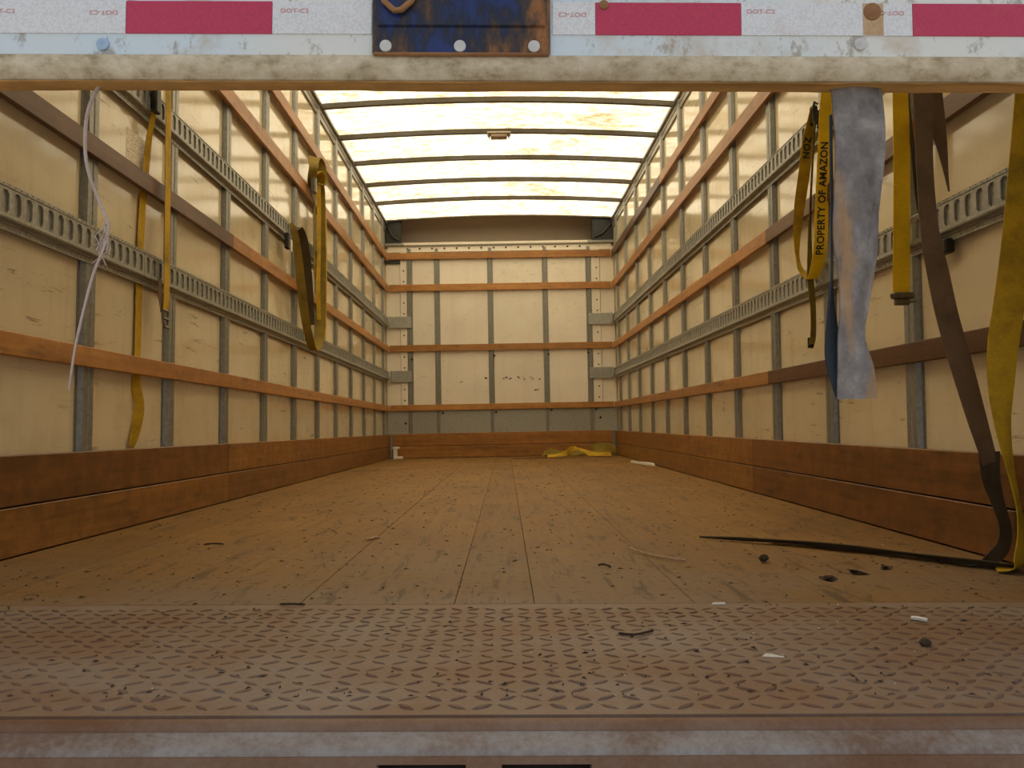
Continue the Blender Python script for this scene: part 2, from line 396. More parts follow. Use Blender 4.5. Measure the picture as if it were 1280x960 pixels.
# rear sill: rusty rounded lip, pale sloping strip, rusty rear face with slots
sx0, sx1 = -1.34, 1.30
lip = [(.936, -.03), (.936, -.003)]+[(.922+.012*math.cos(t), -.006+.0075*math.sin(t)) for t in [R(20*k) for k in range(1, 9)]]+[(.9085, -.012), (.9085, -.03)]
obj('sill_lip', MB().prism(lip, 'x', sx0, sx1), M['sill_rust'], floor, True, label='rusty rounded lip along the sill')
obj('sill_strip', MB().prism([(.912, -.03), (.912, -.008), (.908, -.007), (.889, -.016), (.884, -.026)], 'x', sx0, sx1), M['sill'], floor, label='pale grey worn steel strip of the sill')
face = MB(); slots = [(-.325, -.235), (-.135, -.041), (-.003, .092), (.235, .325)]
ys0, ys1, zt, zb = .882, .900, -.0318, -.075
face.box(sx0, sx1, ys0, ys1, zt, -.024); face.box(sx0, sx1, ys0, ys1, -.20, zb)
edges = [sx0]+[q for s_ in slots[1:3] for q in s_]+[sx1]
for k in range(0, len(edges), 2): face.box(edges[k], edges[k+1], ys0, ys1, zb, zt)
obj('sill_face', face, M['sill_rust'], floor, label='rusty rear face of the sill with dark slots')
obj('sill_backing', MB().box(sx0, sx1, .930, .945, -.20, -.035), M['sub'], floor)

# ------------------------------------------------------------------ side walls
def post(y, side, px, z0, z1, parent):
    s = -1 if side == 'L' else 1        # outward direction
    inn = (XL-.021) if s < 0 else (XR+.021)
    pr = [(px+s*.002, y-.047), (px-s*.003, y-.047), (px-s*.003, y-.036), (inn, y-.029), (inn, y-.004), (inn+s*.003, y-.002), (inn+s*.003, y+.002), (inn, y+.004), (inn, y+.029), (px-s*.003, y+.036), (px-s*.003, y+.047), (px+s*.002, y+.047)]
    return obj('steel_post', MB().prism(pr, 'z', z0, z1), M['post'], parent)

def track(y0, y1, z0, z1, side, parent):
    s = -1 if side == 'L' else 1; b = (XL-.0205) if s < 0 else (XR+.0205)   # seat on the posts
    H = z1-z0; mb = MB(); X = lambda o: b-s*o                                  # o = offset into the room
    prof = [(0.0, 0.0), (.0015, .0), (.0015, .015), (.006, .0165), (.006, .0205), (.019, .0235), (.0205, .027), (.0205, .031), (.0175, .033), (.0175, .101), (.0195, .103), (.0195, .106), (.004, .111), (.004, .119), (0, .119)]
    k = H/.119; pitch = .0508; n = max(1, round((y1-y0)/pitch)); pit = (y1-y0)/n
    P = [(X(o), z0+q*k) for o, q in prof]
    SB, ST = 8, 9          # profile segment that carries the slots
    FL = 1; FU = 12        # flange segments with small holes
    for i in range(len(P)-1):
        if i in (SB, FL, FU): continue
        mb.add([(P[i][0], y0, P[i][1]), (P[i+1][0], y0, P[i+1][1]), (P[i+1][0], y1, P[i+1][1]), (P[i][0], y1, P[i][1])], [(0, 1, 2, 3)])
    def holed(i, per, hw, hh, depth):
        (xa, za), (xb, zb_) = P[i], P[i+1]
        for j in range(n*per):
            ya = y0+j*pit/per; yb = ya+pit/per; yc = (ya+yb)/2; zc = (za+zb_)/2; cut = min(hw, hh)*.55
            hole = [(yc-hw, zc-hh+cut), (yc-hw+cut, zc-hh), (yc+hw-cut, zc-hh), (yc+hw, zc-hh+cut), (yc+hw, zc+hh-cut), (yc+hw-cut, zc+hh), (yc-hw+cut, zc+hh), (yc-hw, zc+hh-cut)]
            xq = (xa+xb)/2
            vs_ = [(xa, ya, za), (xa, yb, za), (xb, yb, zb_), (xb, ya, zb_)]+[(xq, q[0], q[1]) for q in hole]+[(xq+s*depth, q[0], q[1]) for q in hole]
            fs = [(0, 1, 6, 5), (1, 7, 6), (1, 2, 8, 7), (2, 9, 8), (2, 3, 10, 9), (3, 11, 10), (3, 0, 4, 11), (0, 5, 4)]
            fs += [(4+q, 4+(q+1) % 8, 12+(q+1) % 8, 12+q) for q in range(8)]
            mb.add(vs_, fs)
    holed(SB, 1, .0145, .0285*k, .006)
    holed(FL, 2, .0028, .0030*k, .0010); holed(FU, 2, .0026, .0024*k, .0030)
    # back of the channel seen through the slots, ends
    mb.add([(X(.0115), y0, z0+.03*k), (X(.0115), y0, z0+.105*k), (X(.0115), y1, z0+.105*k), (X(.0115), y1, z0+.03*k)], [(0, 1, 2, 3)])
    mb.add([(X(0), y0, z0), (X(0), y0, z1), (X(0), y1, z1), (X(0), y1, z0)], [(0, 1, 2, 3)])
    for ye in (y0, y1): mb.add([(p[0], ye, p[1]) for p in P], [tuple(range(len(P)))])
    return obj('cargo_track', mb, M['track'], parent)

ZR = {'r4': (.505, .564), 'r3': (1.140, 1.202), 'r2': (1.785, 1.862), 'r1': (2.123, 2.195)}
def side_wall(side):
    s = -1 if side == 'L' else 1; px = PL if s < 0 else PR; st = STL if s < 0 else STR; xi = XL if s < 0 else XR
    nm = 'wall_left' if s < 0 else 'wall_right'
    xs = sorted((px+s*.012, px+s*.03))
    wl = obj(nm, MB().box(xs[0], xs[1], .95, 9.0, -.1, 2.66), M['skin'], kind='structure',
             label='%s side wall of cream panels, steel posts, wooden rails and slotted tracks' % ('left' if s < 0 else 'right'))
    es = [.98]+st+[8.79]
    for a, b in zip(es[:-1], es[1:]):
        x0, x1 = sorted((px, px+s*.011))
        obj('panel', MB().box(x0, x1, a+.002, b-.002, .02, 2.575, .0015), M['panel'], wl)
    for y in st: post(y, side, px, .02, 2.57, wl)
    def plank(name, y0, y1, z0, z1, mt, th=.02):
        x0, x1 = sorted((xi, xi+s*th)); return obj(name, MB().box(x0, x1, y0, y1, z0, z1, .002), M[mt], wl)
    J = {'L': {'r4': [(4.754, 'rail'), (8.73, 'rail')], 'r3': [(3.679, 'rail_dark'), (8.73, 'rail')], 'r2': [(4.1, 'rail'), (8.73, 'rail')], 'r1': [(5.2, 'rail'), (8.73, 'rail')]},
         'R': {'r4': [(3.642, 'rail_dark'), (8.73, 'rail')], 'r3': [(3.634, 'rail_dark'), (8.73, 'rail')], 'r2': [(4.3, 'rail'), (8.73, 'rail')], 'r1': [(6.027, 'rail'), (8.73, 'rail_dark')]}}[side]
    for k, (z0, z1) in ZR.items():
        y = 1.02
        for ye, mt in J[k]: plank('wood_rail', y, ye-.0015, z0, z1, mt); y = ye
    if side == 'L': kb = [(1.0, 3.65, 'kick_dark', 'kick'), (3.65, 8.72, 'kick', 'kick')]
    else: kb = [(1.0, 3.9, 'kick_dark', 'kick_dark'), (3.9, 8.72, 'kick', 'kick')]
    for y0, y1, mu, ml in kb:
        plank('kick_board', y0, y1-.0015, .004, .1255, ml, .034); plank('kick_board', y0, y1-.0015, .1295, .256, mu, .034)
    for z0, z1 in ((.818, .937), (1.397, 1.516)):
        for y0, y1 in ((1.02, 2.774), (2.777, 5.82), (5.823, 8.72)): track(y0, y1, z0, z1, side, wl)
    return wl
wall_left = side_wall('L'); wall_right = side_wall('R')
# paper sticker on the left wall
obj('sticker', MB().box(PL, PL+.0012, 2.700, 2.87, 1.215, 1.335), M['sticker'], wall_left, label='faded printed paper sticker')

# ------------------------------------------------------------------ front wall (far end)
wb = obj('wall_back', MB().box(-1.30, 1.255, 8.80, 8.83, -.1, 2.30), M['skin'], kind='structure', label='cream far end wall with steel posts, four wooden rails and kick boards')
px_ = [(-1.006, .072), (-.706, .062), (-.13, .062), (.464, .062), (.938, .066)]
cuts = [-1.262, -1.104, -1.03]+[p for p, _ in px_[1:-1]]+[.965, 1.059, 1.217]
for a, b in zip(cuts[:-1], cuts[1:]):
    obj('panel', MB().box(a+.002, b-.002, 8.782 if b-a > .1 else 8.772, 8.798, .50, 2.262, .002), M['panel_back'], wb)
def bpost(c, wd):
    h = wd/2
    pr = [(c-h, 8.79), (c-h, 8.779), (c-h*.62, 8.779), (c-h*.5, 8.763), (c-h*.12, 8.763), (c-h*.06, 8.768), (c+h*.06, 8.768), (c+h*.12, 8.763), (c+h*.5, 8.763), (c+h*.62, 8.779), (c+h, 8.779), (c+h, 8.79)]
    return obj('steel_post', MB().prism(pr, 'z', .25, 2.262), M['post'], wb)
for c, wd in px_: bpost(c, wd)
for (z0, z1, mt) in ((2.142, 2.212, 'rail_back'), (1.795, 1.868, 'rail_back'), (1.144, 1.213, 'rail_back'), (.508, .570, 'rail_back')):
    obj('wood_rail', MB().box(XL+.004, XR-.004, 8.742, 8.762, z0, z1, .002), M[mt], wb)
obj('kick_board', MB().box(-1.195, 1.148, 8.742, 8.778, .004, .130, .002), M['kick_back'], wb)
obj('kick_board', MB().box(-1.195, 1.148, 8.742, 8.778, .134, .262, .002), M['kick_back'], wb)
gx = [-1.262, -1.03, -.706, -.13, .464, .965, 1.217]
for a, b in zip(gx[:-1], gx[1:]):
    obj('metal_sheet', MB().box(a+.002, b-.002, 8.772, 8.779, .24, .512, .001), M['galv'], wb, label='mottled galvanised sheet above the kick boards')
for x0, x1 in ((-1.226, -1.197), (1.150, 1.181)):
    obj('corner_post', MB().box(x0, x1, 8.728, 8.775, 0, .262, .003), M['post'], wb)
for x0, x1, z0, z1 in ((-1.215, -.985, 1.399, 1.522), (-1.205, -.985, .815, .938), (.925, 1.172, 1.403, 1.527), (.925, 1.172, .820, .941)):
    br = obj('track_bracket', MB().box(x0, x1, 8.748, 8.762, z0, z1, .003), M['galv'], wb, label='grey steel plate joining the track to the end wall')
    xe = x0 if x0 < 0 else x1
    obj('angle_leg', MB().box(min(xe, xe-.012*(1 if x0 > 0 else -1)), max(xe, xe-.012*(1 if x0 > 0 else -1)), 8.66, 8.75, z0+.004, z1-.004, .002), M['galv'], br)
for sx in (-1.066, 1.024):
    for k in range(14):
        z = .62+k*.117
        if any(abs(z-q) < .05 for q in (1.178, 1.83)) or .80 < z < .96 or 1.38 < z < 1.55: continue
        obj('screw', MB().cyl((sx, 8.7725, z), (0, -1, 0), .0085, .004, 8), M['dark'], wb)
for sx, sz in ((-.985, 1.06), (-.10, 1.085), (.485, 1.09), (.915, 1.10), (-.66, .478), (-.09, .478), (.505, .49), (-1.06, .375), (1.03, .40), (.985, .49)):
    obj('bolt_head', MB().cyl((sx, 8.764, sz), (0, -1, 0), .013, .006, 8), M['dark'], wb)
obj('top_channel', MB().box(-1.10, 1.0, 8.752, 8.80, 2.288, 2.300, .002), M['post'], wb)
obj('fascia', MB().box(-1.235, 1.19, 8.770, 8.80, 2.225, 2.29, .001), M['panel_back'], wb)
for k in range(15):
    obj('screw', MB().cyl((-1.02+k*.1335, 8.7705, 2.262), (0, -1, 0), .011, .004, 8), M['dark'], wb)
# dark torn scars on the sheet
scar = MB()
for cx, cz, n, wd in ((.07, .842, 9, .11), (.30, .835, 5, .10), (-.48, .81, 2, .03), (-.22, .838, 2, .03), (.335, .70, 3, .04)):
    for k in range(n):
        x = cx+random.uniform(-wd, wd); z = cz+random.uniform(-.012, .014); l = random.uniform(.012, .04); h = random.uniform(.003, .010)
        scar.add([(x, 8.7815, z), (x+l*.5, 8.7812, z-h), (x+l, 8.7815, z+h*.3), (x+l*.4, 8.7812, z+h)], [(0, 1, 2, 3)])
obj('torn_scars', scar, M['chip'], wb, kind='stuff', label='dark torn scars in the end wall sheet')
# curved nose cove over the end wall
cv = [(8.75, 2.60), (8.80, 2.69), (9.00, 2.715), (9.10, 2.70), (9.155, 2.66), (9.175, 2.60), (9.175, 2.40), (9.165, 2.30)]
mb = MB(); n = len(cv)
mb.add([(-1.29, y, z) for y, z in cv]+[(1.25, y, z) for y, z in cv], [(i, i+1, n+i+1, n+i) for i in range(n-1)])
mb.add([(-1.29, y+.012, z+.012) for y, z in cv]+[(1.25, y+.012, z+.012) for y, z in cv], [(i, i+1, n+i+1, n+i) for i in range(n-1)])
obj('nose_cove', mb, M['cove'], wb, True, label='shadowed curved sheet above the end wall')
obj('cove_shelf', MB().box(-1.29, 1.25, 8.79, 9.20, 2.27, 2.30), M['cove'], wb)
obj('nose_strip', MB().box(-1.09, .985, 8.752, 8.79, 2.300, 2.326, .003), M['panel_back'], wb)
for x in (-1.285, 1.245): obj('cove_end', MB().box(x-.006, x+.006, 8.75, 9.20, 2.28, 2.74), M['skin'], wb)
for x0, x1, s in ((-1.262, -1.085, -1), (.985, 1.222, 1)):
    cb = obj('corner_block', MB().box(x0, x1, 8.775, 8.83, 2.30, 2.605, .008), M['black'], wb, label='black corner block under the roof')
    obj('block_rib', MB().tube([(x0+.03, 8.77, 2.36), ((x0+x1)/2, 8.765, 2.40), (x1-.03, 8.77, 2.50)] if s > 0 else [(x1-.03, 8.77, 2.36), ((x0+x1)/2, 8.765, 2.39), (x0+.03, 8.77, 2.50)], .012), M['dark'], cb)
    obj('block_flange', MB().box(x0-.003, x1+.03*(1 if s < 0 else 0), 8.742, 8.79, 2.290, 2.322, .006) if s < 0 else MB().box(x0-.05, x1, 8.742, 8.79, 2.290, 2.322, .006), M['post'], cb)
obj('corner_gap', MB().box(-1.262, -1.10, 8.760, 8.772, 2.10, 2.14, .003), M['black'], wb)

# ------------------------------------------------------------------ ceiling
def arch(x): return ZROOF + .045*(1-((x+.0225)/1.27)**2)
mb = MB(); NX, NY = 16, 20; xs_ = [-1.285+2.53*i/NX for i in range(NX+1)]; ys_ = [1.90+(8.755-1.90)*j/NY for j in range(NY+1)]
mb.add([(x, y, arch(x)) for y in ys_ for x in xs_], [(j*(NX+1)+i, j*(NX+1)+i+1, (j+1)*(NX+1)+i+1, (j+1)*(NX+1)+i) for j in range(NY) for i in range(NX)])
ceil = obj('ceiling', mb, M['roof'], smooth=True, kind='structure', label='bright translucent fibreglass roof lit by daylight with steel bows')
mb = MB()
for dz in (0.0, .004): mb.add([(x, y, arch(x)+dz) for y in (.90, 1.905) for x in xs_], [(i, i+1, NX+2+i, NX+1+i) for i in range(NX)])
obj('added_shade_plate', mb, M['doorback'], ceil, label='unseen solid plate added above the doorway to shade the near walls')  # unseen opaque plate, added to keep roof light off the near walls
bow_y = [5.575+.612*k for k in range(-7, 5)]
for y in bow_y:
    mb = MB(); vs_ = []
    for i in range(NX+1):
        x = -1.262+2.485*i/NX; z = arch(x)
        vs_ += [(x, y-.020, z-.001), (x, y-.015, z-.034), (x, y+.015, z-.034), (x, y+.020, z-.001)]
    fs = [(i*4+k, i*4+(k+1) % 4, (i+1)*4+(k+1) % 4, (i+1)*4+k) for i in range(NX) for k in range(4)]+[(0, 3, 2, 1), (NX*4, NX*4+1, NX*4+2, NX*4+3)]
    obj('roof_bow', mb.add(vs_, fs), M['bow'], ceil)
mb = MB(); vs_ = []
for i in range(NX+1):
    x = -1.262+2.485*i/NX; z = arch(x); vs_ += [(x, 8.735, z), (x, 8.735, z-.010), (x, 8.765, z-.012), (x, 8.765, z)]
obj('end_bow', mb.add(vs_, [(i*4+k, i*4+(k+1) % 4, (i+1)*4+(k+1) % 4, (i+1)*4+k) for i in range(NX) for k in range(4)]), M['roofrail'], ceil)
for s in (-1, 1):
    px = PL if s < 0 else PR
    X = lambda o: px-s*o
    pr = [(X(-.03), 2.462), (X(.010), 2.462), (X(.012), 2.496), (X(.017), 2.500), (X(.017), 2.508), (X(.012), 2.511), (X(.013), 2.532), (X(.030), 2.536), (X(.032), 2.552), (X(.026), 2.566), (X(-.03), 2.60)]
    obj('roof_side_rail', MB().prism(pr, 'y', .95, 8.78), M['roofrail'], ceil)
# small dome lamp on the second bow in view
yl = bow_y[8]
lamp = thing('ceiling_lamp', (-.018, yl, 2.575), 'small rectangular lamp hanging under a bow of the bright roof', 'lamp')
zb = arch(-.02)-.034
obj('lamp_base', MB().box(-.108, .072, yl-.045, yl+.045, zb-.010, zb, .003), M['lampwhite'], lamp)
obj('lamp_lens', MB().box(-.082, .046, yl-.036, yl+.036, zb-.040, zb-.009, .010, 2), M['lens'], lamp)
for x in (-.098, .054): obj('lens_clip', MB().box(x, x+.010, yl-.03, yl+.03, zb-.030, zb-.009, .002), M['hook'], lamp)

# ------------------------------------------------------------------ rear frame and roll-up door
for i, (x0, x1) in enumerate(((-1.36, -1.20), (1.155, 1.32))):
    obj('trim_%d' % (i+1), MB().box(x0, x1, .90, 1.0, -.10, 2.66, .004), M['paint'], kind='structure', label='pale painted steel %s jamb of the rear doorway' % ('left' if i == 0 else 'right'))
obj('trim_3', MB().box(-1.36, 1.32, .90, .945, 2.36, 2.66, .004), M['paint'], kind='structure', label='pale painted steel header over the rear doorway')
door = thing('door_1', (0, .95, .73), 'partly raised roll-up door with red and white tape and a blue latch', kind='structure')
DX0, DX1, YD, ZD = -1.18, 1.135, .934, .728
z = ZD+.004
for h in (.40, .40, .40, .40):
    obj('door_section', MB().box(DX0, DX1, YD+.006, YD+.030, z, z+h-.003, .002), M['doorback'], door); z += h
obj('door_section', MB().prism([(YD+.006, z), (YD+.030, z), (YD+.13, z+.085), (YD+.16, z+.085), (YD+.16, z+.11), (YD+.12, z+.11)], 'x', DX0, DX1), M['doorback'], door)
obj('door_section', MB().box(DX0, DX1, YD+.16, YD+.62, z+.085, z+.11, .002), M['doorback'], door)
# pale bottom rail bending under into the beige seal, brown plywood edge under the panel
obj('bottom_rail', MB().box(DX0, DX1, YD-.002, YD+.006, .756, .86, .0015), M['paint'], door, label='scuffed pale blue-white steel bottom rail')
sl = [(YD+.004, .760), (YD-.0035, .7565), (YD-.0045, .750), (YD-.004, .742), (YD-.001, .735), (YD+.004, .7305), (YD+.012, .7305), (YD+.012, .760)]
obj('bottom_seal', MB().prism(sl, 'x', DX0, DX1), M['seal'], door, True, label='dirty beige rounded bottom seal')
mb = MB(); NE = 90; vs_ = []
for i in range(NE+1):
    x = DX0+(DX1-DX0)*i/NE; j = random.uniform(-.0009, .0009); k = .0011*math.sin(i*.31)
    vs_ += [(x, YD+.008, .7295+j), (x, YD+.0315+k, .7285+j*.6), (x, YD+.0315, .745), (x, YD+.008, .745)]
obj('plywood_edge', mb.add(vs_, [(i*4+k, i*4+(k+1) % 4, (i+1)*4+(k+1) % 4, (i+1)*4+k) for i in range(NE) for k in range(4)]+[(0, 1, 2, 3), (NE*4+3, NE*4+2, NE*4+1, NE*4)]), M['plywood'], door, label='brown worn plywood lower edge of the door')
YT = YD-.0034
for x0, x1, c in ((-1.17, -.98, 'white'), (-.98, -.81, 'red'), (-.81, -.592, 'white'), (-.592, -.441, 'white'), (-.441, -.271, 'red'), (-.271, -.155, 'white'), (.056, .106, 'white'), (.106, .277, 'red'), (.277, .4785, 'white'), (.4785, .65, 'red'), (.65, .85, 'white'), (.85, 1.02, 'red'), (1.02, 1.13, 'white')):
    obj('reflective_tape', MB().box(x0+.0003, x1-.0003, YT, YD-.0018, .782, .8205), M['tape_'+c], door, label='%s reflective tape' % c)

def text_mesh(body, size, fn, bold=0.0):
    cu = bpy.data.curves.new('txt', 'FONT'); cu.body = body; cu.size = size; cu.align_x = 'CENTER'; cu.align_y = 'CENTER'; cu.offset = bold; cu.space_character = 1.0 if bold == 0 else 1.08
    to = bpy.data.objects.new('txt', cu); COL.objects.link(to); bpy.context.view_layer.update()
    ev = to.evaluated_get(bpy.context.evaluated_depsgraph_get()); me = ev.to_mesh()
    mb = MB(); mb.add([fn(q.co.x, q.co.y) for q in me.vertices], [tuple(p.vertices) for p in me.polygons])
    ev.to_mesh_clear(); bpy.data.objects.remove(to); bpy.data.curves.remove(cu)
    return mb
for cx, cz, flip in ((-.586, .8075, 1), (-.467, .8065, -1), (-.245, .809, 1), (.079, .806, -1), (.30, .810, 1), (.452, .809, -1)):
    obj('tape_print', text_mesh('DOT-C2', .0072, lambda x, y: (cx+flip*x*1.25, YT-.0004, cz+flip*y)), M['ink'], door, recalc=False, label='small red DOT-C2 print on the tape')
lp = MB()
lp.box(-.154, .053, YD-.0075, YD-.002, .756, .90, .0022)
lp.box(-.148, .048, YD-.010, YD-.006, .788, .89, .002)
latch = obj('latch_plate', lp, M['latch'], door, label='rusty dark blue steel latch plate')
obj('plate_rim', MB().box(-.153, .052, YD-.009, YD-.004, .7545, .7585, .0015), M['rustbolt'], latch)
for x in (-.138, -.052, .034):
    obj('rivet', MB().cyl((x, YD-.007, .7655), (0, -1, 0), .0073, .0022, 18, .0068, .0008), M['rivet'], latch)
obj('latch_loop', MB().tube([(-.146, YD-.014, .835), (-.139, YD-.015, .815), (-.127, YD-.016, .8035), (-.119, YD-.016, .8045), (-.108, YD-.015, .815), (-.098, YD-.014, .835)], .0035), M['rustbolt'], latch, True, label='rusty V-shaped latch loop')
obj('latch_handle', MB().box(-.06, .0, YD-.03, YD-.008, .835, .855, .004), M['rustbolt'], latch)
for x, zz, mt, r in ((-.467, .7685, 'bolt', .0078), (.416, .7715, 'rivet', .0078), (.431, .8105, 'rustbolt', .0112), (.116, .8175, 'rustbolt', .006)):
    obj('bolt_head', MB().cyl((x, YD-.002, zz), (0, -1, 0), r, .003, 18, r*.9, .0012), M[mt], door)
obj('rust_tape_gap', MB().box(.420, .444, YT-.0004, YD-.002, .7825, .8203), mat_plate('tape_rust_stain', (.62, .52, .36), (.45, .22, .05), .40, .62), door)
for (a, b) in (((.432, .966, .7285), (.56, .955, .7325)), ((.44, .967, .7275), (.51, .958, .731)), ((.40, .966, .7280), (.47, .958, .7300)), ((.56, .966, .7280), (.66, .958, .7300))):
    mid = [(a[i]+b[i])/2+(.0012 if i == 2 else 0) for i in range(3)]
    obj('splinter', MB().tube([a, mid, b], [.0006, .0015, .0008], 5), M['plywood'], door)

# ------------------------------------------------------------------ straps and cords
def hookpart(parent, c, w_=.05, along='y', h=.055, mat='hook'):
    x, y, z_ = c; a = w_/2; mb = MB()
    P = (lambda u, o, v: (x+o, y+u, z_+v)) if along == 'y' else (lambda u, o, v: (x+u, y+o, z_+v))
    mb.tube([P(-a, 0, 0), P(a, 0, 0)], .004, 8); mb.tube([P(-a, 0, 0), P(-a*.9, 0, -h*.6), P(-a*.5, .004, -h)], .0035, 7)
    mb.tube([P(a, 0, 0), P(a*.9, 0, -h*.6), P(a*.5, .004, -h)], .0035, 7); mb.tube([P(-a*.7, .004, -h), P(a*.7, .004, -h)], .006, 8)
    mb.tube([P(-a*.8, .002, -h*.5), P(a*.8, .002, -h*.5)], .0045, 8)
    return obj('end_fitting', mb, M[mat], parent, True, label='steel end fitting')

# pale cord on the door
t = thing('hanging_cord', (-.48, .955, .37), 'thin pale pinkish frayed cord dangling from the raised door', 'cord')
cp = [(-.470, .952, .737), (-.484, .957, .729), (-.496, .957, .698), (-.498, .957, .659), (-.493, .957, .626), (-.478, .957, .587), (-.468, .957, .563), (-.473, .957, .535), (-.485, .957, .502), (-.497, .957, .45), (-.504, .957, .412), (-.509, .957, .368)]
sp = spline(cp, 6); obj('cord', MB().tube(sp, [.0024-.0011*i/len(sp) for i in range(len(sp))], 7), M['cord'], t, True)
fr = MB()
for k in range(12):
    z0 = random.uniform(.54, .575); fr.tube([(-.471+random.uniform(-.004, .004), .957, z0), (-.4725+random.uniform(-.010, .008), .956+random.uniform(-.004, .004), z0-.018), (-.474+random.uniform(-.012, .008), .957, z0-random.uniform(.02, .032))], .0006, 4)
obj('frayed_fibres', fr, M['cord'], t, kind='stuff')

# grey door pull strap (folded, blue lining)
t = thing('pull_strap', (.41, .955, .356), 'wide dirty grey fabric pull strap hanging from the raised door', 'strap')
obj('outer_layer', ribbon([(.421, .962, .745, 0, 1.0), (.422, .955, .715, 0, 1.04), (.4235, .953, .661, 3, 1.05), (.418, .953, .594, 6, .98), (.4135, .953, .546, 8, .90), (.4125, .953, .498, 12, .70), (.4105, .954, .46, 10, .58), (.4085, .954, .425, 5, .58), (.4125, .954, .39, 0, .74), (.4135, .955, .357, 0, .80)], .058, .003, 6, 6, .005), M['pull'], t, True)
obj('side_fold', ribbon([(.443, .958, .60, 50, .35), (.438, .958, .546, 40, .45), (.431, .958, .498, 35, .40), (.424, .957, .455, 30, .22), (.421, .957, .43, 20, .06)], .05, .0025, 6, 4), M['pull'], t, True)
obj('blue_lining', ribbon([(.394, .966, .70, 80, .2), (.393, .966, .60, 80, .2), (.391, .964, .52, 70, .3), (.389, .963, .46, 40, .5), (.391, .962, .41, 15, .80), (.399, .961, .375, 8, .80), (.402, .960, .359, 5, .7)], .032, .0025, 6, 3), M['pull_in'], t, True, label='dark blue inner face of the folded strap')

# left wall straps
t = thing('cargo_strap', (-1.205, 2.893, .685), 'narrow yellow strap hanging over both left tracks with a steel hook end', 'strap')
obj('webbing', ribbon([(-1.205, 2.888, 1.60, 90), (-1.205, 2.897, 1.286, 90), (-1.205, 2.901, .997, 90), (-1.203, 2.899, .80, 90), (-1.205, 2.897, .742, 90)], .046), M['yellow'], t, True)
obj('spare_loop', ribbon([(-1.212, 2.868, .85, 90), (-1.212, 2.864, .80, 90), (-1.210, 2.880, .735, 90)], .024), M['brown'], t, True)
hookpart(t, (-1.205, 2.895, .742), .05, 'y', .060)
t = thing('cargo_strap', (-1.25, 2.76, .27), 'yellow strap tucked behind the left wooden rails down to the kick board', 'strap')
obj('webbing', ribbon([(-1.213, 2.80, 1.50, 55, .35), (-1.220, 2.805, 1.42, 60, .4), (-1.240, 2.82, 1.34, 75, .6), (-1.252, 2.828, 1.25, 90, 1), (-1.257, 2.831, 1.17, 90, 1), (-1.257, 2.816, 1.104, 90, 1.05), (-1.257, 2.80, .889, 90, 1.05), (-1.257, 2.80, .75, 90, 1.05), (-1.257, 2.798, .60, 90, 1), (-1.257, 2.790, .52, 90, .9), (-1.254, 2.79, .46, 60, .8), (-1.245, 2.792, .39, 40, .7), (-1.250, 2.775, .31, 65, .8), (-1.255, 2.76, .262, 90, .8)], .047), M['yellow'], t, True)
hk = MB(); hk.box(-1.222, -1.200, 2.785, 2.822, 1.42, 1.53, .004); hk.tube([(-1.212, 2.75, 1.52), (-1.200, 2.755, 1.48), (-1.206, 2.785, 1.44)], .006, 8)
obj('end_fitting', hk, M['dark'], t, label='black steel hook on the upper track')

# knotted bundle on the left wall
t = thing('cargo_strap', (-1.19, 5.2, .80), 'long yellow strap knotted over the second left rail with a hanging loop', 'strap', None)
obj('webbing', ribbon([(-1.195, 5.20, 1.96, 0, .7), (-1.185, 5.25, 1.90, 5), (-1.18, 5.262, 1.80, 5), (-1.18, 5.267, 1.653, 5), (-1.18, 5.285, 1.395, 5), (-1.18, 5.271, 1.129, 5, 1.1), (-1.18, 5.226, .93, 10, 1.15), (-1.18, 5.14, .83, 25, 1.0), (-1.182, 5.05, .812, 40, .8), (-1.185, 4.955, .875, 40, .95), (-1.19, 4.87, 1.0, 30, 1.0), (-1.195, 4.80, 1.16, 25, 1.0), (-1.198, 4.74, 1.32, 30, .9), (-1.20, 4.67, 1.44, 50, .8), (-1.214, 4.62, 1.495, 70, .7)], .052, .0025, 8), M['yellow_old'], t, True)
kn = ribbon([(-1.205, 5.14, 1.86, 60), (-1.19, 5.05, 1.90, 60), (-1.175, 5.02, 1.95, 50), (-1.185, 5.06, 2.00, 40), (-1.190, 5.14, 2.05, 40), (-1.180, 5.22, 2.03, 30), (-1.172, 5.25, 1.97, 20), (-1.170, 5.24, 1.92, 10), (-1.178, 5.18, 1.885, 20)], .066, .005, 8)
obj('knot', kn, M['yellow_old'], t, True, label='bunched yellow knot')
obj('knot_wrap', ribbon([(-1.20, 5.08, 1.94, 80), (-1.168, 5.14, 1.955, 10), (-1.17, 5.20, 1.93, 0), (-1.19, 5.25, 1.885, 30)], .055, .004, 8), M['yellow'], t, True)
obj('ratchet', MB().box(-1.205, -1.17, 5.05, 5.10, 1.80, 1.90, .006).tube([(-1.20, 5.05, 1.80), (-1.185, 5.08, 1.74), (-1.20, 5.10, 1.68)], .006, 7), M['hook'], t)
obj('inner_webbing', ribbon([(-1.182, 5.18, 1.90, 20, .6), (-1.180, 5.19, 1.70, 30, .55), (-1.182, 5.20, 1.45, 35, .5), (-1.186, 5.20, 1.22, 30, .55), (-1.184, 5.22, 1.02, 20, .5)], .05), M['yellow'], t, True)
obj('inner_webbing', ribbon([(-1.20, 5.15, 1.90, 80), (-1.205, 5.173, 1.63, 85), (-1.205, 5.19, 1.40, 80), (-1.205, 5.21, 1.277, 90)], .046), M['yellow_old'], t, True)
t = thing('cargo_strap', (-1.2, 4.9, .97), 'dark olive strap looped over the upper left track beside the knotted strap', 'strap')
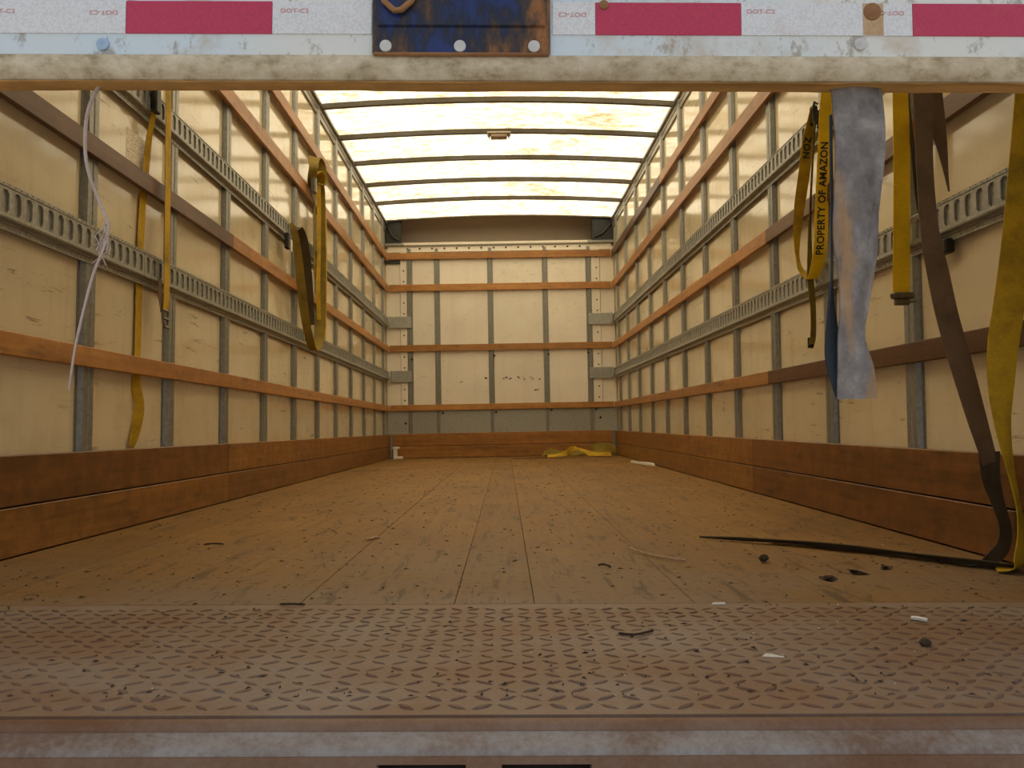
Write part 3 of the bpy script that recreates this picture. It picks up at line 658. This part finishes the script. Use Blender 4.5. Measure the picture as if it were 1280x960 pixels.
obj('webbing', ribbon([(-1.215, 4.70, 1.48, 60, .8), (-1.198, 4.76, 1.50, 50, .8), (-1.19, 4.842, 1.44, 30), (-1.19, 4.93, 1.30, 25), (-1.192, 4.98, 1.18, 30), (-1.196, 5.03, 1.06, 40), (-1.20, 5.072, .965, 50)], .048, .0025, 8), M['olive'], t, True)
t = thing('cargo_strap', (-1.21, 5.5, .92), 'thin brownish yellow strap hanging right of the knotted strap bundle', 'strap')
obj('webbing', ribbon([(-1.205, 5.32, 1.98, 70), (-1.205, 5.42, 1.89, 80), (-1.206, 5.51, 1.719, 90), (-1.206, 5.525, 1.389, 90), (-1.206, 5.505, 1.111, 90, 1.2), (-1.208, 5.50, .925, 90, 1.3)], .055), M['yellow'], t, True)
t = thing('track_fitting', (-1.21, 4.56, 1.33), 'small dark steel fitting with pale tag under the upper left track', 'fitting')
obj('body', MB().box(-1.225, -1.20, 4.53, 4.575, 1.33, 1.42, .004), M['dark'], t); obj('tag', MB().box(-1.215, -1.206, 4.60, 4.64, 1.33, 1.40, .002), M['plastic'], t)

# right wall straps
t = thing('cargo_strap', (1.165, 3.0, .62), 'bright yellow looped strap printed with black capital letters on right upper track', 'strap')
A_ = [(1.160, 2.86, 1.525, 0, .8), (1.161, 2.878, 1.45, 0, .92), (1.163, 2.895, 1.36, 0, 1), (1.163, 2.912, 1.27, 0, 1), (1.163, 2.929, 1.18, 0, 1), (1.163, 2.945, 1.09, 0, 1), (1.163, 2.957, 1.0, 0, 1), (1.161, 2.980, .925, 0, 1.0), (1.150, 3.01, .868, 20, .9)]
rb = ribbon(A_, .048, .0022, 8)
obj('webbing', rb, M['yellow_clean'], t, True)
rb2 = ribbon([(1.166, 3.0, 1.515, 20, .6), (1.162, 3.008, 1.48, 20, .7), (1.155, 3.04, 1.40, 10, .85), (1.150, 3.06, 1.30, 5, .95), (1.145, 3.113, 1.162, 0, .85), (1.143, 3.14, 1.05, 10, .6), (1.140, 3.13, .97, 40, .55), (1.142, 3.09, .91, 30, .8), (1.156, 3.04, .872, 10, 1.0)], .048, .0022, 8)
obj('webbing', rb2, M['yellow'], t, True)
obj('tail', ribbon([(1.164, 2.985, 1.456, 60, .8), (1.160, 3.04, 1.143, 60, .9), (1.159, 3.055, .903, 40, .9), (1.164, 3.048, .763, 20, .55), (1.170, 3.07, .66, 10, .5), (1.165, 3.089, .615, 10, .5)], .046, .0022, 8), M['yellow_old'], t, True)
obj('end_tag', MB().box(1.154, 1.176, 3.080, 3.086, .618, .655, .001), M['ink_black'], t); obj('tag_print', MB().box(1.158, 1.172, 3.0785, 3.081, .630, .637), M['yellow'], t)
def on_path(path, s_, o_, off=-.0032):
    # map (distance from the top, sideways) on to the webbing
    acc = 0
    for a, b in zip(path[:-1], path[1:]):
        pa, pb = Vector(a[:3]), Vector(b[:3]); l = (pb-pa).length
        if acc+l >= s_ or b is path[-1]:
            p = pa.lerp(pb, (s_-acc)/l); an = R(a[3]); return (p.x+math.cos(an)*o_, p.y+math.sin(an)*o_+off, p.z)
        acc += l
sc_ = .415
obj('lettering', text_mesh('PROPERTY OF AMAZON', .0375, lambda x, y: on_path(rb.path, .385-x*.93, -y), .0010), M['ink_black'], t, recalc=False, label='black capital lettering PROPERTY OF AMAZON')
obj('lettering', text_mesh('NOZ', .036, lambda x, y: on_path(rb2.path, .150-x*.95, -y, -.006), .0011), M['ink_black'], t, recalc=False)
fit = MB(); fit.box(1.156, 1.179, 2.99, 3.02, 1.45, 1.52, .004); fit.tube([(1.176, 2.985, 1.52), (1.165, 2.985, 1.53), (1.158, 2.99, 1.50)], .006, 8)
obj('end_fitting', fit, M['dark'], t, label='dark steel track fitting')

t = thing('cargo_strap', (1.16, 2.35, .66), 'straight yellow strap with a rusty buckle end in front of right wall', 'strap')
obj('webbing', ribbon([(1.158, 2.322, 1.36, 0), (1.158, 2.33, 1.094, 2), (1.158, 2.345, .863, 0), (1.157, 2.350, .76, -4), (1.157, 2.352, .705, 0)], .049), M['yellow_clean'], t, True)
bk = MB(); bk.box(1.127, 1.189, 2.338, 2.362, .690, .709, .004); bk.box(1.135, 1.178, 2.343, 2.358, .672, .690, .003); bk.tube([(1.124, 2.35, .70), (1.192, 2.35, .70)], .006, 8); bk.tube([(1.14, 2.34, .676), (1.19, 2.335, .682)], .004, 7)
obj('buckle', bk, M['hook'], t, label='rusty steel buckle')

t = thing('cargo_strap', (1.15, 1.93, .003), 'long brown-grey strap hanging down right wall and curling on the floor', 'strap')
main = [(1.030, 1.96, 1.35, 0, .9), (1.030, 1.955, 1.169, 0, .9), (1.024, 1.95, .97, 0, .75), (1.026, 1.94, .80, 0, .8), (1.037, 1.93, .695, 0, .95), (1.056, 1.925, .578, 3, 1), (1.083, 1.92, .462, 5, 1.02), (1.110, 1.915, .346, 8, .92), (1.132, 1.915, .265, 12, .8), (1.140, 1.915, .235, 15, .75)]
obj('webbing', ribbon(main, .056, .0025, 8, 4), M['brown'], t, True)
obj('lower_end', ribbon([(1.140, 1.918, .262, 5, .95), (1.143, 1.918, .195, 5, .8), (1.153, 1.91, .14, 10, .62), (1.160, 1.90, .095, 15, .62), (1.156, 1.895, .058, 10, .6), (1.135, 1.89, .028, 0, .55), (1.085, 1.885, .008, 30, .5), (1.05, 1.885, .005, 60, .3)], .056, .0025, 8, 4), M['olive'], t, True)  # darker webbing colour stands in for shadow on the curled lower part
obj('folded_end', ribbon([(1.065, 1.985, 1.35, 10, 1.1), (1.063, 1.982, 1.169, 10, 1.15), (1.070, 1.975, 1.08, 14, 1.0), (1.077, 1.965, 1.00, 20, .62), (1.084, 1.962, .93, 24, .22), (1.087, 1.96, .895, 20, .06)], .052, .0025, 8, 4), M['brown'], t, True)
obj('back_fold', ribbon([(1.012, 1.985, 1.35, 60, 1), (1.010, 1.985, 1.1, 60, 1), (1.026, 1.985, .90, 40, .9), (1.040, 1.975, .80, 20, .6), (1.044, 1.97, .755, 10, .5)], .05, .0025, 8, 3), M['olive'], t, True)
obj('end_fitting', MB().box(1.030, 1.060, 1.955, 1.975, .735, .775, .004).tube([(1.036, 1.955, .80), (1.052, 1.952, .775), (1.046, 1.955, .74)], .005, 7), M['hook'], t)

t = thing('cargo_strap', (1.14, 1.8, .003), 'olive yellow strap at the right edge hanging down to the floor', 'strap')
obj('webbing', ribbon([(1.190, 1.80, 1.25, 10, .75), (1.181, 1.80, 1.086, 8, .82), (1.167, 1.80, .921, 5, .95), (1.146, 1.80, .739, 3, 1.0), (1.125, 1.80, .594, 0, 1.05), (1.109, 1.80, .505, 0, 1.05), (1.101, 1.80, .416, 5, .95), (1.102, 1.80, .327, 20, .75), (1.114, 1.80, .239, 35, .6), (1.130, 1.80, .155, 45, .62), (1.136, 1.80, .09, 40, .75), (1.134, 1.80, .04, 30, .85), (1.122, 1.805, .012, 40, .9), (1.09, 1.82, .005, 55, .9)], .066, .0025, 8, 4, .003), M['yellow'], t, True)

t = thing('cargo_strap', (.85, 2.05, .002), 'flat narrow strap trailing across the floor planks towards right kick board', 'strap')
fs_ = [(.559, 2.362, .003, 90, .25), (.643, 2.30, .004, 60, .6), (.712, 2.245, .010, 50, .9), (.787, 2.195, .005, 48, 1), (.859, 2.120, .009, 45, 1), (.932, 2.052, .004, 45, 1), (.994, 1.98, .010, 42, 1), (1.046, 1.90, .008, 45, 1), (1.09, 1.855, .005, 50, 1), (1.144, 1.823, .004, 50, 1)]
obj('webbing', ribbon([(x, y, .003+.0085*k, a, k, -32-9*math.sin(i*1.9)) for i, (x, y, z_, a, k) in enumerate(fs_)], .027, .0022, 8, 3), M['olive'], t, True)  # dark olive colour paints the shadow line along the strap's underside
obj('second_layer', ribbon([(x+.016, y+.020, .003+.006*k, a, k) for x, y, z_, a, k in fs_[2:]], .034, .0022, 8, 3), M['yellow_old'], t, True)

t = thing('track_fitting', (1.19, 2.175, .78), 'dark steel hook under the lower right track', 'fitting')
obj('body', MB().box(1.178, 1.206, 2.150, 2.20, .785, .825, .005), M['dark'], t); obj('hook', MB().tube([(1.19, 2.20, .83), (1.182, 2.22, .80), (1.19, 2.235, .775), (1.198, 2.225, .80)], .006, 8), M['dark'], t, True)

# heap of yellow strap at the far wall
t = thing('cargo_strap', (.75, 8.35, 0), 'crumpled yellow strap lying on the floor along the far wall', 'strap')
obj('webbing', ribbon([(.37, 8.20, .02, 90, .5, 40), (.40, 8.18, .05, 90, .9, 60), (.46, 8.17, .065, 90, 1, 70), (.54, 8.18, .05, 90, 1, 50), (.62, 8.2, .042, 90, 1, 30), (.70, 8.22, .04, 90, 1, 50), (.78, 8.24, .045, 90, 1, 30), (.86, 8.25, .04, 90, 1, 55), (.94, 8.27, .055, 90, 1, 40), (1.02, 8.3, .075, 90, 1, 60), (1.10, 8.33, .06, 90, 1, 50), (1.14, 8.36, .03, 90, .6, 20)], .060, .006, 8, 4), M['yellow_old'], t, True)
obj('webbing', ribbon([(.42, 8.12, .022, 90, 1, 40), (.52, 8.12, .026, 90, 1, 30), (.60, 8.16, .045, 80, 1, 60), (.68, 8.25, .09, 70, 1, 50), (.76, 8.28, .075, 90, 1, 30), (.85, 8.22, .035, 90, 1, 60), (.95, 8.18, .03, 90, 1, 45), (1.06, 8.20, .03, 90, 1, 50)], .05, .005, 8, 4), M['yellow'], t, True)
obj('webbing', ribbon([(.88, 8.36, .07, 90, 1, 60), (.96, 8.42, .105, 90, 1, 50), (1.06, 8.44, .105, 90, 1, 60), (1.12, 8.42, .07, 90, 1, 40), (1.14, 8.40, .03, 90, 1, 50)], .07, .005, 8, 4), M['yellow_old'], t, True)
obj('tail', ribbon([(.40, 8.16, .006, 90), (.28, 8.10, .004, 90), (.16, 8.06, .004, 90), (.08, 8.05, .004, 90)], .03, .003, 6, 2), M['olive'], t, True)

# white plastic bracket in the far left corner and white scraps
t = thing('plastic_bracket', (-1.15, 8.6, 0), 'small white L-shaped plastic bracket in the far left floor corner', 'bracket')
obj('upright', MB().box(-1.175, -1.135, 8.60, 8.64, 0, .115, .004), M['plastic'], t); obj('foot', MB().box(-1.175, -1.075, 8.585, 8.645, .0, .028, .004), M['plastic'], t); obj('cap', MB().box(-1.185, -1.11, 8.595, 8.645, .105, .128, .004), M['plastic'], t)
def scrap(pts, z_, mat, name, label, cat, th=.006, group=None):
    n = len(pts); mb = MB(); c = (sum(p[0] for p in pts)/n, sum(p[1] for p in pts)/n)
    mb.add([(x, y, .0008) for x, y in pts]+[(c[0]+(x-c[0])*.9, c[1]+(y-c[1])*.9, th*random.uniform(.6, 1.2)) for x, y in pts],
           [(i, (i+1) % n, n+(i+1) % n, n+i) for i in range(n)]+[tuple(range(n, 2*n)), tuple(range(n-1, -1, -1))])
    return obj(name, mb, M[mat], None, False, label, cat, group)
scrap([(1.06, 6.95), (1.12, 6.75), (1.15, 6.55), (1.165, 6.35), (1.15, 6.33), (1.12, 6.5), (1.08, 6.78)], 0, 'plastic', 'plastic_scrap', 'white torn plastic scrap on the floor beside far right kick board', 'scrap', .02)

# floor debris
def stick(pts, r, mat, name, label, cat, group=None):
    mb = MB().tube(spline(pts, 4), r, 6); return obj(name, mb, M[mat], None, True, label, cat, group)
stick([(.322, 2.14, .010), (.345, 2.08, .006), (.385, 2.0, .006), (.430, 1.955, .006)], .0028, 'twig', 'twig', 'pale curved twig on the planks left of the trailing strap', 'twig')
stick([(-.395, 2.345, .004), (-.378, 2.385, .005), (-.366, 2.40, .004)], .004, 'twig', 'wood_chip', 'short pale wood splinter on the middle-left floor planks', 'wood chip')
stick([(.680, 1.378, .004), (.689, 1.368, .005), (.697, 1.360, .004)], .0036, 'plastic', 'wood_chip', 'pale stub lying on the right part of the tread plate', 'wood chip')
t = obj('pebble', MB().blob((.615, 1.955, .010), .011, 7, .25, .9), M['chip'], None, False, 'dark round pebble beneath the left end of the trailing strap', 'pebble')
t = obj('pebble', MB().blob((.621, 1.218, .006), .0085, 7, .3, .8), M['chip'], None, False, 'small brown pebble near right front of the tread plate', 'pebble')
def litter(cx, cy, n, spread, name, label, cat, mat='chip'):
    mb = MB()
    for k in range(n):
        a = random.uniform(0, 6.28); l = random.uniform(.010, .020); c = Vector((cx+random.uniform(-spread, spread)*.6, cy+random.uniform(-spread, spread)*.5, .003))
        d = Vector((math.cos(a), math.sin(a), random.uniform(.0, .35)))*l; e = Vector((-d.y, d.x, l*random.uniform(.1, .5)))*.5; u_ = Vector((0, 0, .0012))
        q = [c-d, c-d*.3-e, c+d*.4-e*.8, c+d, c+d*.3+e, c-d*.4+e*.9]
        for p in q: p.z = max(p.z, .0012)
        mb.add(q+[p+u_ for p in q], [(0, 1, 2, 3, 4, 5), (11, 10, 9, 8, 7, 6)]+[(i, (i+1) % 6, 6+(i+1) % 6, 6+i) for i in range(6)])
    return obj(name, mb, M[mat], None, False, label, cat)
litter(.77, 1.80, 5, .016, 'leaf', 'largest dark curled leaf among the litter below the trailing strap', 'leaf')
litter(.682, 1.725, 4, .018, 'leaf', 'dark crumpled leaf left of the largest curled leaf', 'leaf')
litter(.862, 1.863, 4, .013, 'leaf', 'dark curled leaf nearest the trailing strap', 'leaf')
stick([(.215, 1.91, .003), (.228, 1.897, .007), (.243, 1.885, .003)], [.0008]+[.0024]*7+[.0008], 'chip', 'wood_chip', 'dark wood chip in front of the pale twig', 'wood chip')
stick([(-.83, 2.272, .003), (-.80, 2.272, .006), (-.775, 2.278, .003)], [.0008]+[.0024]*7+[.0008], 'chip', 'wood_chip', 'dark wood chip near the left kick board', 'wood chip')
stick([(.178, 1.288, .003), (.20, 1.272, .005), (.232, 1.30, .004)], .0022, 'chip', 'twig', 'small bent dark twig on the middle of the tread plate', 'twig')
stick([(-.41, 1.505, .003), (-.385, 1.498, .005), (-.362, 1.502, .003)], [.0008]+[.0024]*7+[.0008], 'chip', 'wood_chip', 'dark wood chip at the left edge between planks and tread plate', 'wood chip')
scrap([(.375, 1.497), (.402, 1.500), (.404, 1.512), (.38, 1.512)], 0, 'plastic', 'paper_scrap', 'white paper scrap where planks meet the tread plate', 'scrap', .003)
scrap([(.362, 1.165), (.392, 1.16), (.396, 1.172), (.37, 1.178)], 0, 'plastic', 'paper_scrap', 'white paper scrap on the right half of the tread plate', 'scrap', .002)
dirt = MB()
for k in range(1500):
    y = 1.0+7.5*random.random()**2.0; x = random.uniform(XL+.05, XR-.05); l = random.uniform(.0015, .0045)*(1+.45*y); a = random.uniform(0, 6.28)
    d = Vector((math.cos(a), math.sin(a), 0))*l; e = Vector((-d.y, d.x, 0))*random.uniform(.15, .4); c = Vector((x, y, .0012)); h = Vector((0, 0, random.uniform(.001, .003)))
    dirt.add([c-d, c-e, c+d, c+e, c+h], [(0, 1, 4), (1, 2, 4), (2, 3, 4), (3, 0, 4)])
obj('dirt_crumbs', dirt, M['chip'], None, kind='stuff', label='fine dark dirt crumbs scattered over the floor', cat='dirt')
pale = MB()
for k in range(90):
    y = 1.0+5*random.random()**2.2; x = random.uniform(XL+.05, XR-.05); pale.blob((x, y, .0015), random.uniform(.0007, .0017), 5, .3, .7)
obj('pale_crumbs', pale, M['plastic'], None, kind='stuff', label='tiny pale crumbs scattered over the floor', cat='dirt')

# ------------------------------------------------------------------ ground outside
obj('ground', MB().box(-30, 30, -30, 30, -1.30, -1.15), M['asphalt'], kind='structure', label='grey asphalt yard under the truck', twist=False)
